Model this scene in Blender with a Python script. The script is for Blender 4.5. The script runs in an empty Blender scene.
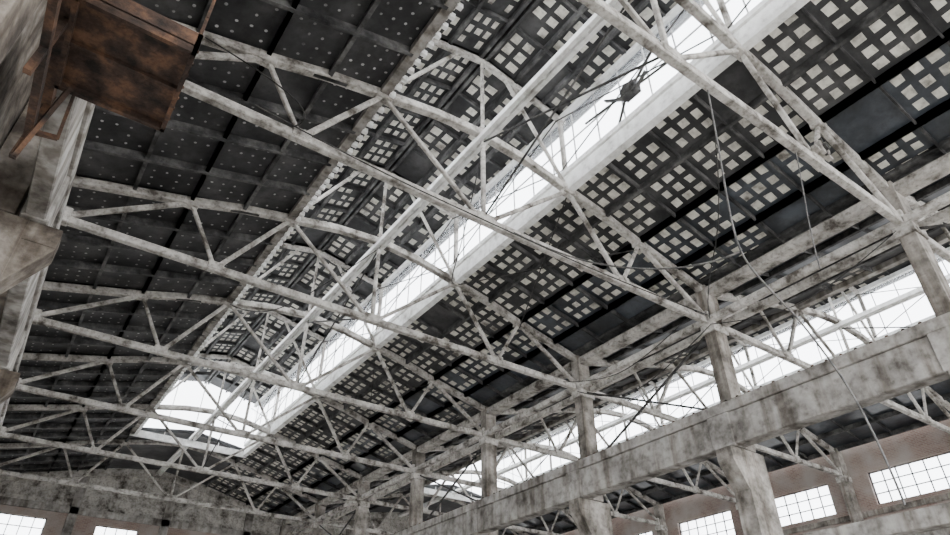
import bpy, bmesh, math, random
from mathutils import Vector, Matrix
random.seed(7)
EYE=1.6
sc=bpy.context.scene
# ------------------------------------------------------------ materials
def newmat(name):
    m=bpy.data.materials.new(name); m.use_nodes=True
    nt=m.node_tree; nt.nodes.clear()
    out=nt.nodes.new('ShaderNodeOutputMaterial')
    return m,nt,out
def ramp(nt,src,stops):
    r=nt.nodes.new('ShaderNodeValToRGB')
    el=r.color_ramp.elements
    while len(el)<len(stops): el.new(0.5)
    for e,(p,c) in zip(el,stops):
        e.position=p; e.color=(*c,1)
    nt.links.new(src,r.inputs[0]); return r
def grime(name,light,mid,dark,scale=1.2,rough=0.9,bump=0.35,spots=(0.35,0.5,0.62),spec=0.2,fine=.5,streak=0.0,fs=5):
    m,nt,out=newmat(name)
    b=nt.nodes.new('ShaderNodeBsdfPrincipled'); b.inputs['Roughness'].default_value=rough
    b.inputs['Specular IOR Level'].default_value=spec
    tc=nt.nodes.new('ShaderNodeTexCoord')
    n1=nt.nodes.new('ShaderNodeTexNoise'); n1.inputs['Scale'].default_value=scale
    n1.inputs['Detail'].default_value=7; n1.inputs['Roughness'].default_value=0.62
    nt.links.new(tc.outputs['Object'],n1.inputs['Vector'])
    r=ramp(nt,n1.outputs['Fac'],[(spots[0],dark),(spots[1],mid),(spots[2],light)])
    n2=nt.nodes.new('ShaderNodeTexNoise'); n2.inputs['Scale'].default_value=scale*fs
    n2.inputs['Detail'].default_value=5; n2.inputs['Roughness'].default_value=0.6
    nt.links.new(tc.outputs['Object'],n2.inputs['Vector'])
    r2=ramp(nt,n2.outputs['Fac'],[(0.32,(.25,.23,.21)),(0.46,(.78,.77,.76)),(0.58,(1,1,1))])
    mx=nt.nodes.new('ShaderNodeMix'); mx.data_type='RGBA'; mx.blend_type='MULTIPLY'; mx.inputs[0].default_value=fine
    nt.links.new(r.outputs[0],mx.inputs[6]); nt.links.new(r2.outputs[0],mx.inputs[7])
    last=mx.outputs[2]
    if streak>0:
        mp=nt.nodes.new('ShaderNodeMapping'); mp.inputs['Scale'].default_value=(3.2,3.2,.28); nt.links.new(tc.outputs['Object'],mp.inputs[0])
        n3=nt.nodes.new('ShaderNodeTexNoise'); n3.inputs['Scale'].default_value=1; n3.inputs['Detail'].default_value=6; nt.links.new(mp.outputs[0],n3.inputs['Vector'])
        r3=ramp(nt,n3.outputs['Fac'],[(.36,(.36,.32,.28)),(.5,(.88,.87,.85)),(.6,(1,1,1))])
        m2=nt.nodes.new('ShaderNodeMix'); m2.data_type='RGBA'; m2.blend_type='MULTIPLY'; m2.inputs[0].default_value=streak
        nt.links.new(last,m2.inputs[6]); nt.links.new(r3.outputs[0],m2.inputs[7]); last=m2.outputs[2]
    nt.links.new(last,b.inputs['Base Color'])
    bp=nt.nodes.new('ShaderNodeBump'); bp.inputs['Strength'].default_value=bump; bp.inputs['Distance'].default_value=0.05
    nt.links.new(n2.outputs['Fac'],bp.inputs['Height']); nt.links.new(bp.outputs[0],b.inputs['Normal'])
    nt.links.new(b.outputs[0],out.inputs[0])
    return m
M_truss=grime('whitewashed_concrete',(.60,.575,.535),(.37,.35,.32),(.10,.088,.075),1.8,spots=(.35,.46,.62),fine=.65)
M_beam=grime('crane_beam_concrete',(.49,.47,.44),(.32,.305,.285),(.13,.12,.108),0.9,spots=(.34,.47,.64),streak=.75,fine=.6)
M_col=grime('column_concrete',(.44,.41,.375),(.26,.24,.215),(.10,.09,.078),1.2,spots=(.34,.48,.64),streak=.8)
M_dcol=grime('stained_concrete',(.36,.325,.285),(.17,.145,.12),(.05,.04,.033),1.1,spots=(.38,.5,.64),streak=.9)
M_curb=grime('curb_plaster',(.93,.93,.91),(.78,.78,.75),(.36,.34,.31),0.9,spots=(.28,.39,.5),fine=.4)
M_frame=grime('glare_pale_frame',(.8,.8,.8),(.65,.65,.65),(.4,.4,.4),2)  # monitor mullions coloured pale to imitate skylight glare washing them out
M_roof=grime('sooty_roof_slab',(.085,.084,.084),(.043,.043,.044),(.018,.018,.019),0.7,rough=.55,bump=.25,spec=.4)
M_rib=grime('sooty_rib',(.16,.158,.154),(.070,.069,.069),(.02,.02,.02),1.3,rough=.6)
M_blue=grime('blue_sheen_slab',(.078,.090,.108),(.035,.042,.052),(.012,.014,.017),0.8,rough=.28,bump=.3,spec=.8)  # bluish sheen of the roof slab is mixed into the base colour
M_patch=grime('pale_patch',(.80,.78,.70),(.60,.58,.52),(.18,.165,.145),1.1,spots=(.32,.43,.56))
M_dot=grime('grey_dot',(.62,.62,.61),(.40,.40,.39),(.10,.10,.10),1.1)
M_rust=grime('rusty_steel',(.13,.070,.042),(.058,.036,.026),(.018,.014,.012),3.2,rough=.75)
M_iron=grime('dark_iron',(.09,.085,.08),(.05,.048,.046),(.02,.02,.02),3,rough=.7)
M_floor=grime('pale_bounce_floor',(.46,.44,.41),(.37,.36,.34),(.24,.23,.22),0.4)  # out of view; tone lifted so it bounces light up into the shade
M_rope=grime('rope',(.22,.21,.20),(.15,.145,.14),(.08,.08,.08),5)
def brickmat():
    m,nt,out=newmat('old_brick')
    b=nt.nodes.new('ShaderNodeBsdfPrincipled'); b.inputs['Roughness'].default_value=.92
    tc=nt.nodes.new('ShaderNodeTexCoord'); sep=nt.nodes.new('ShaderNodeSeparateXYZ'); nt.links.new(tc.outputs['Object'],sep.inputs[0])
    ad=nt.nodes.new('ShaderNodeMath'); ad.operation='ADD'; nt.links.new(sep.outputs[0],ad.inputs[0]); nt.links.new(sep.outputs[1],ad.inputs[1])
    cb=nt.nodes.new('ShaderNodeCombineXYZ'); nt.links.new(ad.outputs[0],cb.inputs[0]); nt.links.new(sep.outputs[2],cb.inputs[1])
    br=nt.nodes.new('ShaderNodeTexBrick'); nt.links.new(cb.outputs[0],br.inputs['Vector'])
    br.inputs['Color1'].default_value=(.20,.13,.105,1); br.inputs['Color2'].default_value=(.28,.195,.16,1); br.inputs['Mortar'].default_value=(.29,.26,.235,1)
    br.inputs['Scale'].default_value=1; br.inputs['Brick Width'].default_value=.25; br.inputs['Row Height'].default_value=.075; br.inputs['Mortar Size'].default_value=.01
    n=nt.nodes.new('ShaderNodeTexNoise'); n.inputs['Scale'].default_value=.8; n.inputs['Detail'].default_value=8; nt.links.new(tc.outputs['Object'],n.inputs['Vector'])
    r=ramp(nt,n.outputs['Fac'],[(.42,(0,0,0)),(.66,(.9,.9,.9))])
    mx=nt.nodes.new('ShaderNodeMix'); mx.data_type='RGBA'; nt.links.new(r.outputs[0],mx.inputs[0]); nt.links.new(br.outputs['Color'],mx.inputs[6]); mx.inputs[7].default_value=(.35,.31,.28,1)
    nt.links.new(mx.outputs[2],b.inputs['Base Color']); nt.links.new(b.outputs[0],out.inputs[0]); return m
M_brick=brickmat()
def glassmat():
    m,nt,out=newmat('dusty_glass')
    t=nt.nodes.new('ShaderNodeBsdfTransparent'); t.inputs[0].default_value=(.97,.98,1,1)
    tl=nt.nodes.new('ShaderNodeBsdfTranslucent'); tl.inputs[0].default_value=(.9,.92,.93,1)
    n=nt.nodes.new('ShaderNodeTexNoise'); n.inputs['Scale'].default_value=.8; n.inputs['Detail'].default_value=5
    r=ramp(nt,n.outputs['Fac'],[(.35,(.1,.1,.1)),(.65,(.4,.4,.4))])
    mx=nt.nodes.new('ShaderNodeMixShader'); nt.links.new(r.outputs[0],mx.inputs[0])
    nt.links.new(t.outputs[0],mx.inputs[1]); nt.links.new(tl.outputs[0],mx.inputs[2]); nt.links.new(mx.outputs[0],out.inputs[0]); return m
M_glass=glassmat()
# ------------------------------------------------------------ mesh helpers
class MB:
    def __init__(s): s.bm=bmesh.new(); s.mats=[]
    def mi(s,m):
        if m not in s.mats: s.mats.append(m)
        return s.mats.index(m)
    def hexa(s,c,m):
        vs=[s.bm.verts.new((p[0],p[1],p[2]+EYE)) for p in c]
        k=s.mi(m)
        for f in [(0,3,2,1),(4,5,6,7),(0,1,5,4),(1,2,6,5),(2,3,7,6),(3,0,4,7)]:
            fc=s.bm.faces.new([vs[i] for i in f]); fc.material_index=k
    def box(s,x0,x1,y0,y1,z0,z1,m):
        s.hexa([(x0,y0,z0),(x1,y0,z0),(x1,y1,z0),(x0,y1,z0),(x0,y0,z1),(x1,y0,z1),(x1,y1,z1),(x0,y1,z1)],m)
    def bar(s,p,q,w,h,m,side=None,ext=0):
        p=Vector(p);q=Vector(q);d=(q-p).normalized();p=p-d*ext;q=q+d*ext
        if side is None:
            side=d.cross(Vector((0,0,1)))
            if side.length<1e-3: side=Vector((0,1,0))
        side=Vector(side).normalized(); up=side.cross(d).normalized()
        a=side*w/2;b=up*h/2
        s.hexa([p-a-b,q-a-b,q+a-b,p+a-b,p-a+b,q-a+b,q+a+b,p+a+b],m)
    def disc(s,c,r,t,axis,m,n=20):
        ax=Vector(axis).normalized(); u=ax.orthogonal().normalized(); v=ax.cross(u); k=s.mi(m)
        c=Vector(c)+Vector((0,0,EYE))
        A=[s.bm.verts.new(c-ax*t/2+(u*math.cos(6.28318*i/n)+v*math.sin(6.28318*i/n))*r) for i in range(n)]
        B=[s.bm.verts.new(c+ax*t/2+(u*math.cos(6.28318*i/n)+v*math.sin(6.28318*i/n))*r) for i in range(n)]
        s.bm.faces.new(A[::-1]).material_index=k; s.bm.faces.new(B).material_index=k
        for i in range(n): s.bm.faces.new([A[i],A[(i+1)%n],B[(i+1)%n],B[i]]).material_index=k
    def quad(s,c,m):
        f=s.bm.faces.new([s.bm.verts.new((p[0],p[1],p[2]+EYE)) for p in c]); f.material_index=s.mi(m)
    def done(s,name,parent=None,bevel=0):
        bmesh.ops.recalc_face_normals(s.bm,faces=s.bm.faces)
        me=bpy.data.meshes.new(name); s.bm.to_mesh(me); s.bm.free()
        for m in s.mats: me.materials.append(m)
        o=bpy.data.objects.new(name,me); sc.collection.objects.link(o)
        if parent: o.parent=parent
        if bevel:
            b=o.modifiers.new('bevel','BEVEL'); b.width=bevel; b.segments=1; b.limit_method='ANGLE'
        return o
# ------------------------------------------------------------ layout
Y0=4.25; BAY=6.02; N0=-2; NEND=7
YT=lambda n: Y0+BAY*n
YN,YF=YT(N0),YT(NEND)
YLAN=38.6
CX1=7.5; HALF=8.95; CX2=CX1+2*HALF
ZB=10.4
TOP=[(0,13.5),(3.1,13.02),(6.0,12.3),(8.95,11.6)]
def topz(o):
    o=abs(o)
    for (a,za),(b,zb) in zip(TOP,TOP[1:]):
        if o<=b: return za+(zb-za)*(o-a)/(b-a)
    return TOP[-1][1]
# ------------------------------------------------------------ trusses
def truss(cx,y,n):
    t=MB(); m=M_truss; S=(0,1,0)
    P=lambda o,z:(cx+o,y,z)
    h=HALF-.1
    t.bar(P(-h,ZB),P(h,ZB),.19,.21,m,S)
    nodes=[(-h,11.6),(-6,12.3),(-4.6,12.72),(-3.1,13.04),(-1.5,13.36),(0,13.5),(1.5,13.36),(3.1,13.04),(4.6,12.72),(6,12.3),(h,11.6)]
    for i,(a,b) in enumerate(zip(nodes,nodes[1:])): t.bar(P(*a),P(*b),.22+.006*(i%2),.23,m,S,ext=.04)
    for s in (-1,1):
        t.bar(P(s*h,ZB),P(s*6,12.25),.13,.14,m,S)
        t.bar(P(s*6,12.3),P(s*4.9,ZB),.10,.11,m,S)
        t.bar(P(s*4.9,ZB),P(s*3.1,13.0),.12,.13,m,S)
        t.bar(P(s*3.1,13.0),P(s*.1,ZB),.105,.11,m,S)
        for (o,z) in ((4.9,ZB+.06),(6,12.24),(3.1,12.97)):
            w_=.23 if z<11 else .26
            t.bar(P(s*o-.22,z),P(s*o+.22,z),w_,.25,m,S)
        t.bar(P(s*(h-.3),ZB+.1),P(s*(h+.1),ZB+.1),.28,.43,m,S)
    t.bar(P(0,ZB),P(0,13.4),.11,.11,m,S)
    t.bar(P(-.26,ZB+.06),P(.26,ZB+.06),.23,.26,m,S)
    if y<YLAN:
        for s in (-1,1):
            t.bar(P(s*3.1,13.0),P(s*3.1,16.05),.14,.14,m,S)
            t.bar(P(s*3.3,16.02),P(0,16.72),.16,.19,m,S)
            t.bar(P(s*3.1,13.1),P(s*.9,16.45),.10,.11,m,S)
        t.bar(P(0,13.5),P(0,16.65),.09,.10,m,S)
    return t.done('roof_truss',bevel=.02)
for cx in (CX1,CX2):
    for n in range(N0+1,NEND): truss(cx,YT(n),n)
# ------------------------------------------------------------ roof
roof=MB(); patches=MB()
def seg_surface(cx,o0,z0,o1,z1,dy0,dy1,mat,th=.18):
    xs=[cx+o0,cx+o1]
    if xs[0]>xs[1]: xs=xs[::-1]; za,zb=z1,z0
    else: za,zb=z0,z1
    roof.hexa([(xs[0],dy0,za),(xs[1],dy0,zb),(xs[1],dy1,zb),(xs[0],dy1,za),(xs[0],dy0,za+th),(xs[1],dy0,zb+th),(xs[1],dy1,zb+th),(xs[0],dy1,za+th)],mat)
def cells(cx,o0,z0,o1,z1,nc,kind,ny=4,dens=.95,yend=None):
    f=lambda u:(cx+o0+(o1-o0)*u, z0+(z1-z0)*u)
    ye=yend or YF
    for i in range(nc+1):
        x,z=f(i/nc); roof.box(x-.05,x+.05,YN,ye,z-.20,z+.02,M_rib)
    big=kind=='dot'
    for n in range(N0,NEND):
        for j in range(ny+1):
            y=YT(n)+BAY*j/ny
            if y>ye: continue
            xa,za=f(0); xb,zb=f(1)
            w=.1 if j in(0,ny) else (.09 if big else .05)
            d=.24 if big else .16
            roof.bar((xa,y,za-d/2+.01),(xb,y,zb-d/2+.01),w,d,M_rib,(0,1,0))
        for j in range(ny):
            for i in range(nc):
                ya=YT(n)+BAY*j/ny+.12; yb=YT(n)+BAY*(j+1)/ny-.12
                if yb>ye: continue
                ua=i/nc+.11/abs(o1-o0); ub=(i+1)/nc-.11/abs(o1-o0)
                if random.random()>dens: continue
                if kind=='sq': a=3; b=3; fill=.64
                elif kind=='big': a=2;b=3;fill=.70
                else: a=4;b=4;fill=.24
                for p in range(a):
                    for q in range(b):
                        if random.random()<(.07 if kind!='dot' else .25): continue
                        u=ua+(ub-ua)*(p+.5)/a; v=ya+(yb-ya)*(q+.5)/b
                        hu=(ub-ua)/a/2*fill*random.uniform(.82,1.12); hv=(yb-ya)/b/2*fill*random.uniform(.82,1.12)
                        c=[]
                        if kind=='dot':
                            for k in range(8):
                                an=k*math.pi/4; x,z=f(u+hu*math.cos(an)); c.append((x,v+hv*math.sin(an),z-.012))
                        else:
                            for du,dv in((-1,-1),(1,-1),(1,1),(-1,1)):
                                uu=u+du*hu*random.uniform(.86,1.06); x,z=f(uu); c.append((x,v+dv*hv*random.uniform(.86,1.06),z-.012))
                        patches.quad(c,M_dot if kind=='dot' else M_patch)
SO=.17
for bi,cx in enumerate((CX1,CX2)):
    for s in (-1,1):
        zA,zB,zC=11.6+SO,12.3+SO,13.02+SO
        blue=(bi==0 and s==1) or bi==1
        seg_surface(cx,s*6,zB,s*(HALF+.02),zA,YN-.5,YF+.2,M_blue if blue else M_roof)
        seg_surface(cx,s*3.1,zC,s*6,zB,YN-.5,YF+.2,M_roof)
        if bi==0 and s==-1:
            cells(cx,s*6,zB,s*8.9,zA,2,'dot'); cells(cx,s*3.1,zC,s*6,zB,2,'dot')
        elif bi==0:
            cells(cx,3.1,zC,6,zB,2,'sq')
            cells(cx,6,zB,7.6,zA+.32,1,'sq',dens=.85); cells(cx,7.6,zA+.32,8.9,zA,1,'sq',dens=.2)
        else:
            cells(cx,s*3.1,zC,s*6,zB,2,'sq',dens=.15); cells(cx,s*6,zB,s*8.9,zA,2,'sq',dens=.0)
        seg_surface(cx,0,16.95,s*3.6,16.2,YN-.5,YLAN+.2,M_roof)
        cells(cx,s*.1,16.93,s*3.5,16.22,3,'big' if s==1 else 'sq',yend=YLAN)
        seg_surface(cx,0,13.5+SO,s*3.1,13.02+SO,YLAN,YF+.2,M_roof)
roof_o=roof.done('ceiling')
patches.done('plaster_patches',roof_o)
# ------------------------------------------------------------ skylight monitors
for cx in (CX1,CX2):
    L=MB(); G=MB()
    ya,yb=YN-.5,YLAN
    for s in(-1,1):
        x=cx+s*3.12
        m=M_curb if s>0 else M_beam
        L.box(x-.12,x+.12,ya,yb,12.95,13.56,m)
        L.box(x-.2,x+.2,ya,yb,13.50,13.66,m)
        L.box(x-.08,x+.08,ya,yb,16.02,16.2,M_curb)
        y=ya
        while y<yb:
            L.box(x-.018,x+.018,y-.018,y+.018,13.66,16.02,M_frame); y+=BAY/6
        L.box(x-.018,x+.018,ya,yb,14.8,14.84,M_frame)
        if s<0 and cx==CX1:
            y=ya
            while y<yb:
                L.box(x+.1,x+.24,y,y+.10,12.88,13.03,M_curb); y+=.3
        G.quad([(x+.04,ya,13.66),(x+.04,yb,13.66),(x+.04,yb,16.02),(x+.04,ya,16.02)],M_glass)
        for n in range(N0+1,6):
            if cx==CX2 and s<0: continue
            L.bar((x-.2,YT(n),13.7),(x-.2,YT(n+1) if n<5 else YLAN,15.9),.03,.03,M_iron)
            L.bar((x-.2,YT(n),15.9),(x-.2,YT(n+1) if n<5 else YLAN,13.7),.03,.03,M_iron)
    L.box(cx-3.2,cx+3.2,yb,yb+.15,12.9,13.25,M_curb)
    for i in range(1,4):
        x=cx-3+i*1.5; L.box(x-.02,x+.02,yb+.02,yb+.08,13.2,16.9-abs(x-cx)*.2,M_curb)
    G.quad([(cx-3.1,yb+.05,13.2),(cx+3.1,yb+.05,13.2),(cx+3.1,yb+.05,16.2),(cx,yb+.05,16.9),(cx-3.1,yb+.05,16.2)],M_glass)
    o=L.done('skylight_monitor'); G.done('glazing',o)
    o.parent=roof_o
g=MB()
x=CX1+2.85
g.box(x-.12,x+.16,7.0,7.5,14.2,14.5,M_iron); g.disc((x-.16,7.25,14.35),.16,.07,(1,0,0),M_iron)
g.bar((x,5.6,14.15),(x,9.0,14.6),.05,.05,M_iron); g.bar((x,7.2,14.4),(x+.2,6.4,15.4),.06,.06,M_iron); g.bar((x,7.4,14.3),(x+.2,8.0,13.7),.06,.06,M_iron)
g.bar((x-.05,6.6,14.5),(x-.05,7.1,14.1),.1,.05,M_iron); g.bar((x-.05,7.5,14.2),(x-.05,8.1,14.7),.12,.05,M_iron)
g.done('window_opening_gear')
# ------------------------------------------------------------ ridge tie and rods
for cx in (CX1,CX2):
    R=MB()
    R.box(cx-.16,cx-.03,YN,YF,13.22,13.40,M_curb); R.box(cx+.03,cx+.16,YN,YF,13.22,13.40,M_curb)
    for n in range(N0,NEND):
        for k in range(4): R.box(cx-.05,cx+.05,YT(n)+k*1.5+.3,YT(n)+k*1.5+.45,13.24,13.38,M_curb)
    R.done('ridge_tie_beam',bevel=.01)
    V=MB()
    for n in range(N0+1,NEND-1,1):
        ya,yb=YT(n),YT(n+1)
        if n%2==0:
            for p,q in (((cx,ya,ZB+.1),(cx,yb,13.2)),((cx,ya,13.2),(cx,yb,ZB+.1))): V.bar(p,q,.04,.04,M_iron)
        if n in (1,3): 
            for p,q in (((cx+3.1,ya,12.9),(cx+6,yb,12.1)),((cx+3.1,yb,12.9),(cx+6,ya,12.1))): V.bar(p,q,.03,.03,M_iron)
    V.done('bracing_rods')
# ------------------------------------------------------------ columns
def column(xc,y,sides,M=None):
    c=MB(); M=M or M_col
    c.box(xc-.28,xc+.28,y-.2,y+.2,6.25,11.7,M)
    c.box(xc-.5,xc+.5,y-.26,y+.26,-EYE,6.2,M)
    c.box(xc-.36,xc+.36,y-.25,y+.25,10.0,10.28,M_truss)
    for s in sides:
        x0=xc+s*.49; x1=xc+s*.95
        lo,hi=min(x0,x1),max(x0,x1)
        if s<0: c.hexa([(x0-.02,y-.25,5.1),(x0,y-.25,5.1),(x0,y+.25,5.1),(x0-.02,y+.25,5.1),(x1,y-.25,5.85),(x0,y-.25,5.85),(x0,y+.25,5.85),(x1,y+.25,5.85)],M)
        else: c.hexa([(x0,y-.25,5.1),(x0+.02,y-.25,5.1),(x0+.02,y+.25,5.1),(x0,y+.25,5.1),(x0,y-.25,5.85),(x1,y-.25,5.85),(x1,y+.25,5.85),(x0,y+.25,5.85)],M)
        c.box(lo,hi,y-.25,y+.25,5.85,6.2,M)
    return c.done('concrete_column',bevel=.03)
XL=CX1-HALF-.15; XM=CX1+HALF; XR=CX2+HALF
for n in range(N0,NEND+1):
    yy=YT(n) if n<NEND else YT(n)-.1
    column(XM,yy,(-1,)); column(XL,yy,(1,),M_dcol); column(XR,yy,(-1,))
# ------------------------------------------------------------ crane beams
def crane_beam(x0,x1,s):
    b=MB()
    b.box(x0,x1,YN,YF-.2,7.12,7.42,M_beam)
    b.box(x0+.07,x1-.07,YN,YF-.2,6.22,7.12,M_beam)
    xm=(x0+x1)/2
    b.box(xm-.06,xm+.06,YN,YF-.2,7.42,7.46,M_iron); b.box(xm-.03,xm+.03,YN,YF-.2,7.46,7.56,M_iron)
    for n in range(N0,NEND):
        b.box(x0+.02,x1-.02,YT(n)-.35,YT(n)+.35,6.2,7.14,M_beam)
        for k in range(1,16):
            y=YT(n)+k*BAY/16
            b.box(x1-.10 if s>0 else x0+.02,x1-.02 if s>0 else x0+.1,y-.04,y+.04,7.42,7.47,M_rust)
    return b.done('crane_beam',bevel=.02)
crane_beam(15.52,16.14,-1)
crane_beam(XL+.33,XL+.75,1); crane_beam(XR-.93,XR-.33,-1)
x=XM
t=MB()
t.box(x-.4,x-.2,YN,YF,10.28,10.5,M_truss); t.box(x+.2,x+.4,YN,YF,10.28,10.5,M_truss)
t.box(x-.25,x+.25,YN,YF,11.35,11.6,M_truss)
t.box(x-.42,x+.42,YN,YF,11.75,11.95,M_rib)
t.done('eave_tie_beam',bevel=.02)
t=MB(); t.box(x-.2,x+.2,YN,YF-.2,3.45,3.85,M_beam); t.done('column_tie_beam',bevel=.02)
t=MB()
for n in range(N0,NEND):
    if n%2==1:
        t.bar((x,YT(n),7.4),(x,YT(n+1),10.3),.06,.06,M_iron); t.bar((x,YT(n),10.3),(x,YT(n+1),7.4),.06,.06,M_iron)
t.done('column_cross_bracing')
# ------------------------------------------------------------ walls with openings
def wall(name,axis,c0,c1,a0,a1,z0,z1,openings,mat,bands=()):
    w=MB()
    A=sorted({a0,a1,*[o[0] for o in openings],*[o[1] for o in openings]})
    Z=sorted({z0,z1,*[o[2] for o in openings],*[o[3] for o in openings]})
    for i in range(len(A)-1):
        for k in range(len(Z)-1):
            am=(A[i]+A[i+1])/2; zm=(Z[k]+Z[k+1])/2
            if any(o[0]<am<o[1] and o[2]<zm<o[3] for o in openings): continue
            if axis=='x': w.box(c0,c1,A[i],A[i+1],Z[k],Z[k+1],mat)
            else: w.box(A[i],A[i+1],c0,c1,Z[k],Z[k+1],mat)
    for (za,zb,m,d) in bands:
        if axis=='x': w.box(c0-d,c0+.02,a0,a1,za,zb,m)
        else: w.box(a0,a1,c0-d,c0+.02,za,zb,m)
    return w
wn=[0]
def window(axis,c,a0,a1,z0,z1,nx,nz):
    wn[0]+=1; w=MB(); B=lambda p,q,r,s_,t=.03:(w.box(c-t,c+t,p,q,r,s_,M_iron) if axis=='x' else w.box(p,q,c-t,c+t,r,s_,M_iron))
    for i in range(nx+1):
        a=a0+(a1-a0)*i/nx; a=min(max(a,a0+.03),a1-.03); B(a-.022,a+.022,z0,z1)
    for k in range(nz+1):
        z=z0+(z1-z0)*k/nz; z=min(max(z,z0+.03),z1-.03); B(a0,a1,z-.02,z+.02)
    o=w.done('window_%d'%wn[0])
    g=MB()
    if axis=='x': g.quad([(c,a0,z0),(c,a1,z0),(c,a1,z1),(c,a0,z1)],M_glass)
    else: g.quad([(a0,c,z0),(a1,c,z0),(a1,c,z1),(a0,c,z1)],M_glass)
    g.done('pane',o)
ops=[]
for n in range(N0,NEND):
    ym=YT(n)+BAY/2
    ops+= [(ym-1.95,ym+1.95,8.75,10.3),(ym-2.1,ym+2.1,-.4,5.2)]  # lower row is unseen, added to let light in for the floor bounce
w=wall('wall_right','x',XR+.25,XR+.6,YN,YF+.3,-EYE,12.0,ops,M_brick,[(8.3,8.55,M_col,.06)])
w.done('wall_right')
for o in ops: window('x',XR+.42,o[0],o[1],o[2],o[3],6,3 if o[2]>5 else 8)
ops=[]
for n in range(N0,NEND):
    ym=YT(n)+BAY/2
    ops+= [(ym-2.1,ym+2.1,-.4,4.6)]  # unseen low openings, added to admit light that the floor throws up
w=wall('wall_left','x',XL-.65,XL-.3,YN,YF+.3,-EYE,12.0,ops,M_dcol); w.done('wall_left')
for o in ops: window('x',XL-.45,o[0],o[1],o[2],o[3],6,8)
ops=[]
for cx in (CX1,CX2):
    for k in (-6.4,-1.4,3.9):
        ops+=[(cx+k-1.2,cx+k+1.2,7.6,9.85),(cx+k-1.3,cx+k+1.3,.5,5.5)]  # the lower one of each pair is out of view, added to let daylight in
w=wall('wall_far','y',YF+.02,YF+.4,XL-.6,XR+.6,-EYE,10.6,ops,M_brick,[(10.25,10.65,M_beam,.14),(6.7,7.0,M_beam,.1)])
for cx in (CX1,CX2):
    nd=[(-HALF,11.75),(-6,12.45),(-3.1,13.17),(0,13.65),(3.1,13.17),(6,12.45),(HALF,11.75)]
    for (a,za),(b,zb) in zip(nd,nd[1:]):
        w.hexa([(cx+a,YF+.02,10.6),(cx+b,YF+.02,10.6),(cx+b,YF+.3,10.6),(cx+a,YF+.3,10.6),(cx+a,YF+.02,za),(cx+b,YF+.02,zb),(cx+b,YF+.3,zb),(cx+a,YF+.3,za)],M_truss)
        w.bar((cx+a,YF-.08,za-.3),(cx+b,YF-.08,zb-.3),.25,.4,M_truss,(0,1,0))
    for k in (-8.6,-4,1.2,6.4): w.box(cx+k-.25,cx+k+.25,YF-.12,YF+.03,-EYE,topz(k)-.1,M_beam)
w.done('wall_far')
for o in ops: window('y',YF+.2,o[0],o[1],o[2],o[3],4,4 if o[2]>5 else 7)
f=MB(); f.box(-60,95,-60,110,-EYE-.2,-EYE,M_floor); f.done('floor')
# ------------------------------------------------------------ rusty platform by the left crane beam
p=MB()
x0,x1,y0,y1,z=-1.10,.08,5.25,6.62,5.93
p.box(x0,x1,y0,y1,z,z+.02,M_rust)
for a in ((x0,x1,y0,y0+.05),(x0,x1,y1-.05,y1),(x0,x0+.05,y0,y1),(x1-.05,x1,y0,y1)): p.box(a[0],a[1],a[2],a[3],z-.10,z+.22,M_rust)
p.box(x0,x1,(y0+y1)/2-.03,(y0+y1)/2+.03,z-.05,z,M_rust)
for (a,b) in ((x1-.03,y0+.03),(x1-.03,y1-.03),(x1-.03,(y0+y1)/2)): p.bar((a,b,z),(a,b,z+1.1),.035,.035,M_rust)
for h in (.55,1.1):
    p.bar((x1-.03,y0,z+h),(x1-.03,y1,z+h),.03,.03,M_rust); p.bar((-.75,y1-.03,z+h),(x1,y1-.03,z+h),.03,.03,M_rust)
p.bar((-.75,y1-.03,z),(-.75,y1-.03,z+1.1),.035,.035,M_rust)
p.box(x0-.12,x0,y0-.55,y1+.5,z-.05,z+.12,M_rust)
p.box(x0-.10,x0-.02,y0-.55,y1+.5,z-.55,z-.42,M_rust)
p.bar((x0-.08,y1+.4,z-.9),(x0-.02,y1+.4,z+.1),.07,.07,M_rust); p.bar((x0-.08,y0+.4,z-.9),(x0-.02,y0+.4,z+.1),.07,.07,M_rust)
p.bar((x0-.08,y1+.4,z-.9),(x0+.15,y1-.05,z-.05),.05,.05,M_rust)
p.bar((x0-.1,y1+.45,z-.45),(x0+.2,y1+.45,z-.40),.05,.05,M_rust); p.bar((x0+.2,y1+.45,z-.42),(x0+.2,y1,z-.05),.035,.035,M_rust)
for k in range(7):
    yk=y0+.1+k*(y1-y0-.2)/6
    p.disc((x1+.005,yk,z+.05),.018,.02,(1,0,0),M_rust,8)
p.done('maintenance_platform')
q=MB()
q.disc((12.45,4.02,10.66),.2,.09,(0,1,0),M_truss); q.disc((12.45,3.96,10.66),.09,.1,(0,1,0),M_iron); q.bar((12.45,4.0,10.45),(12.45,4.0,10.95),.06,.05,M_iron); q.bar((12.1,4.08,10.56),(12.8,4.08,10.56),.12,.08,M_truss)
q.done('lifting_pulley')
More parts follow.
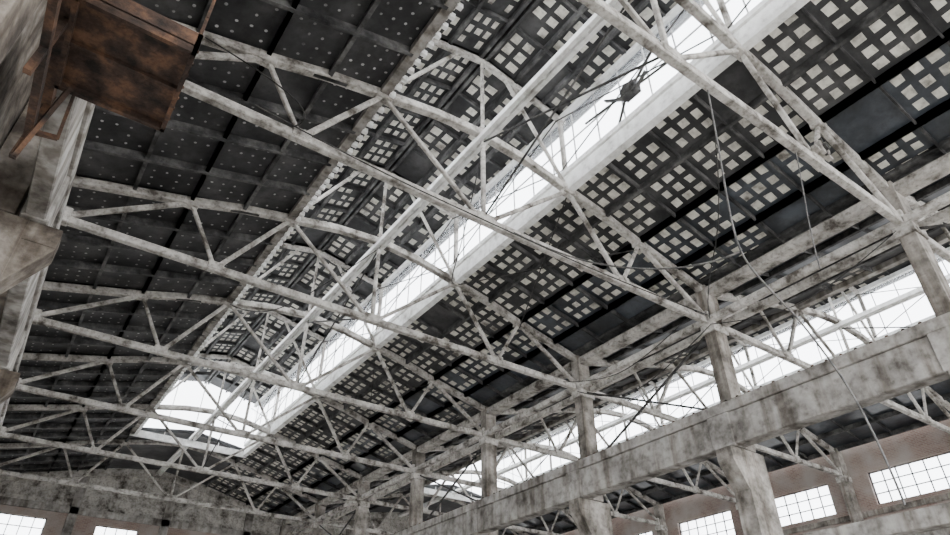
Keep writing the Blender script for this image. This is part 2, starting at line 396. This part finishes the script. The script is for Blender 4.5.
# ------------------------------------------------------------ ropes
def rope(name,pts,r=.018,mat=M_rope):
    cu=bpy.data.curves.new(name,'CURVE'); cu.dimensions='3D'; cu.bevel_depth=r; cu.bevel_resolution=2
    s=cu.splines.new('NURBS'); s.points.add(len(pts)-1)
    for i,q in enumerate(pts): s.points[i].co=(q[0],q[1],q[2]+EYE,1)
    s.use_endpoint_u=True; s.order_u=3
    o=bpy.data.objects.new(name,cu); sc.collection.objects.link(o); cu.materials.append(mat)
rope('hanging_rope',[(8.7,4.3,10.5),(8.5,4.3,9),(8.15,4.3,7),(8.08,4.3,6.0),(8.6,4.3,5.6),(9.4,4.3,5.2),(10.5,4.3,3.94),(10.6,4.3,2.6)],.017)
rope('hanging_rope',[(8.08,4.3,6.05),(7.9,4.9,6.0),(7.6,6.5,6.8),(7.9,8.5,8.6),(8.4,10.2,10.4)],.017)
rope('hanging_rope',[(11.7,4.3,10.4),(11.3,4.3,9),(10.9,4.3,7.8),(10.7,4.3,6.8)],.013)
rope('power_cable',[(1.5,10.12,10.6),(4,10.05,10.25),(8,10.05,10.2),(12,10.05,10.2),(16,10.1,10.5)],.016,M_iron)
rope('power_cable',[(.2,10.1,11.8),(1.6,9.5,10.9),(2.6,9.4,10.2),(2.4,10.1,10.5)],.016,M_iron)
rope('power_cable',[(8.7,4.3,10.35),(10.5,5.5,9.4),(13.5,8.5,9.3),(16.1,10.1,10.4)],.013,M_iron)
rope('power_cable',[(16.1,10.1,10.2),(16.05,12.5,9.2),(16.05,14.5,9.2),(16.1,16.2,10.2)],.018,M_iron)
rope('power_cable',[(16.1,4.4,10.2),(16.05,6.3,9.5),(16.05,8.3,9.5),(16.1,10.1,10.2)],.014,M_iron)
rope('power_cable',[(7.5,10.2,13.2),(8.2,12.2,11.4),(9.2,14.5,11.4),(10.5,16.2,12.9)],.016,M_iron)
rope('power_cable',[(7.5,16.2,13.2),(6.0,18.2,11.7),(5.0,20.5,11.7),(4.4,22.2,12.9)],.016,M_iron)
rope('power_cable',[(15.4,10.2,10.4),(15.6,12.5,9.8),(15.6,14.5,9.8),(15.4,16.2,10.4)],.014,M_iron)
# ------------------------------------------------------------ world + camera
w=bpy.data.worlds.new('overcast'); sc.world=w; w.use_nodes=True; nt=w.node_tree; nt.nodes.clear()
o=nt.nodes.new('ShaderNodeOutputWorld'); b=nt.nodes.new('ShaderNodeBackground'); b.inputs[0].default_value=(.95,.97,1,1); b.inputs[1].default_value=9.5
nt.links.new(b.outputs[0],o.inputs[0])
cam=bpy.data.cameras.new('camera'); cam.lens=650/950*36; cam.sensor_width=36; cam.clip_end=500
co=bpy.data.objects.new('camera',cam); sc.collection.objects.link(co)
co.location=(0,0,EYE); co.rotation_euler=(math.radians(90+35.17),0,math.radians(-35.16)); sc.camera=co
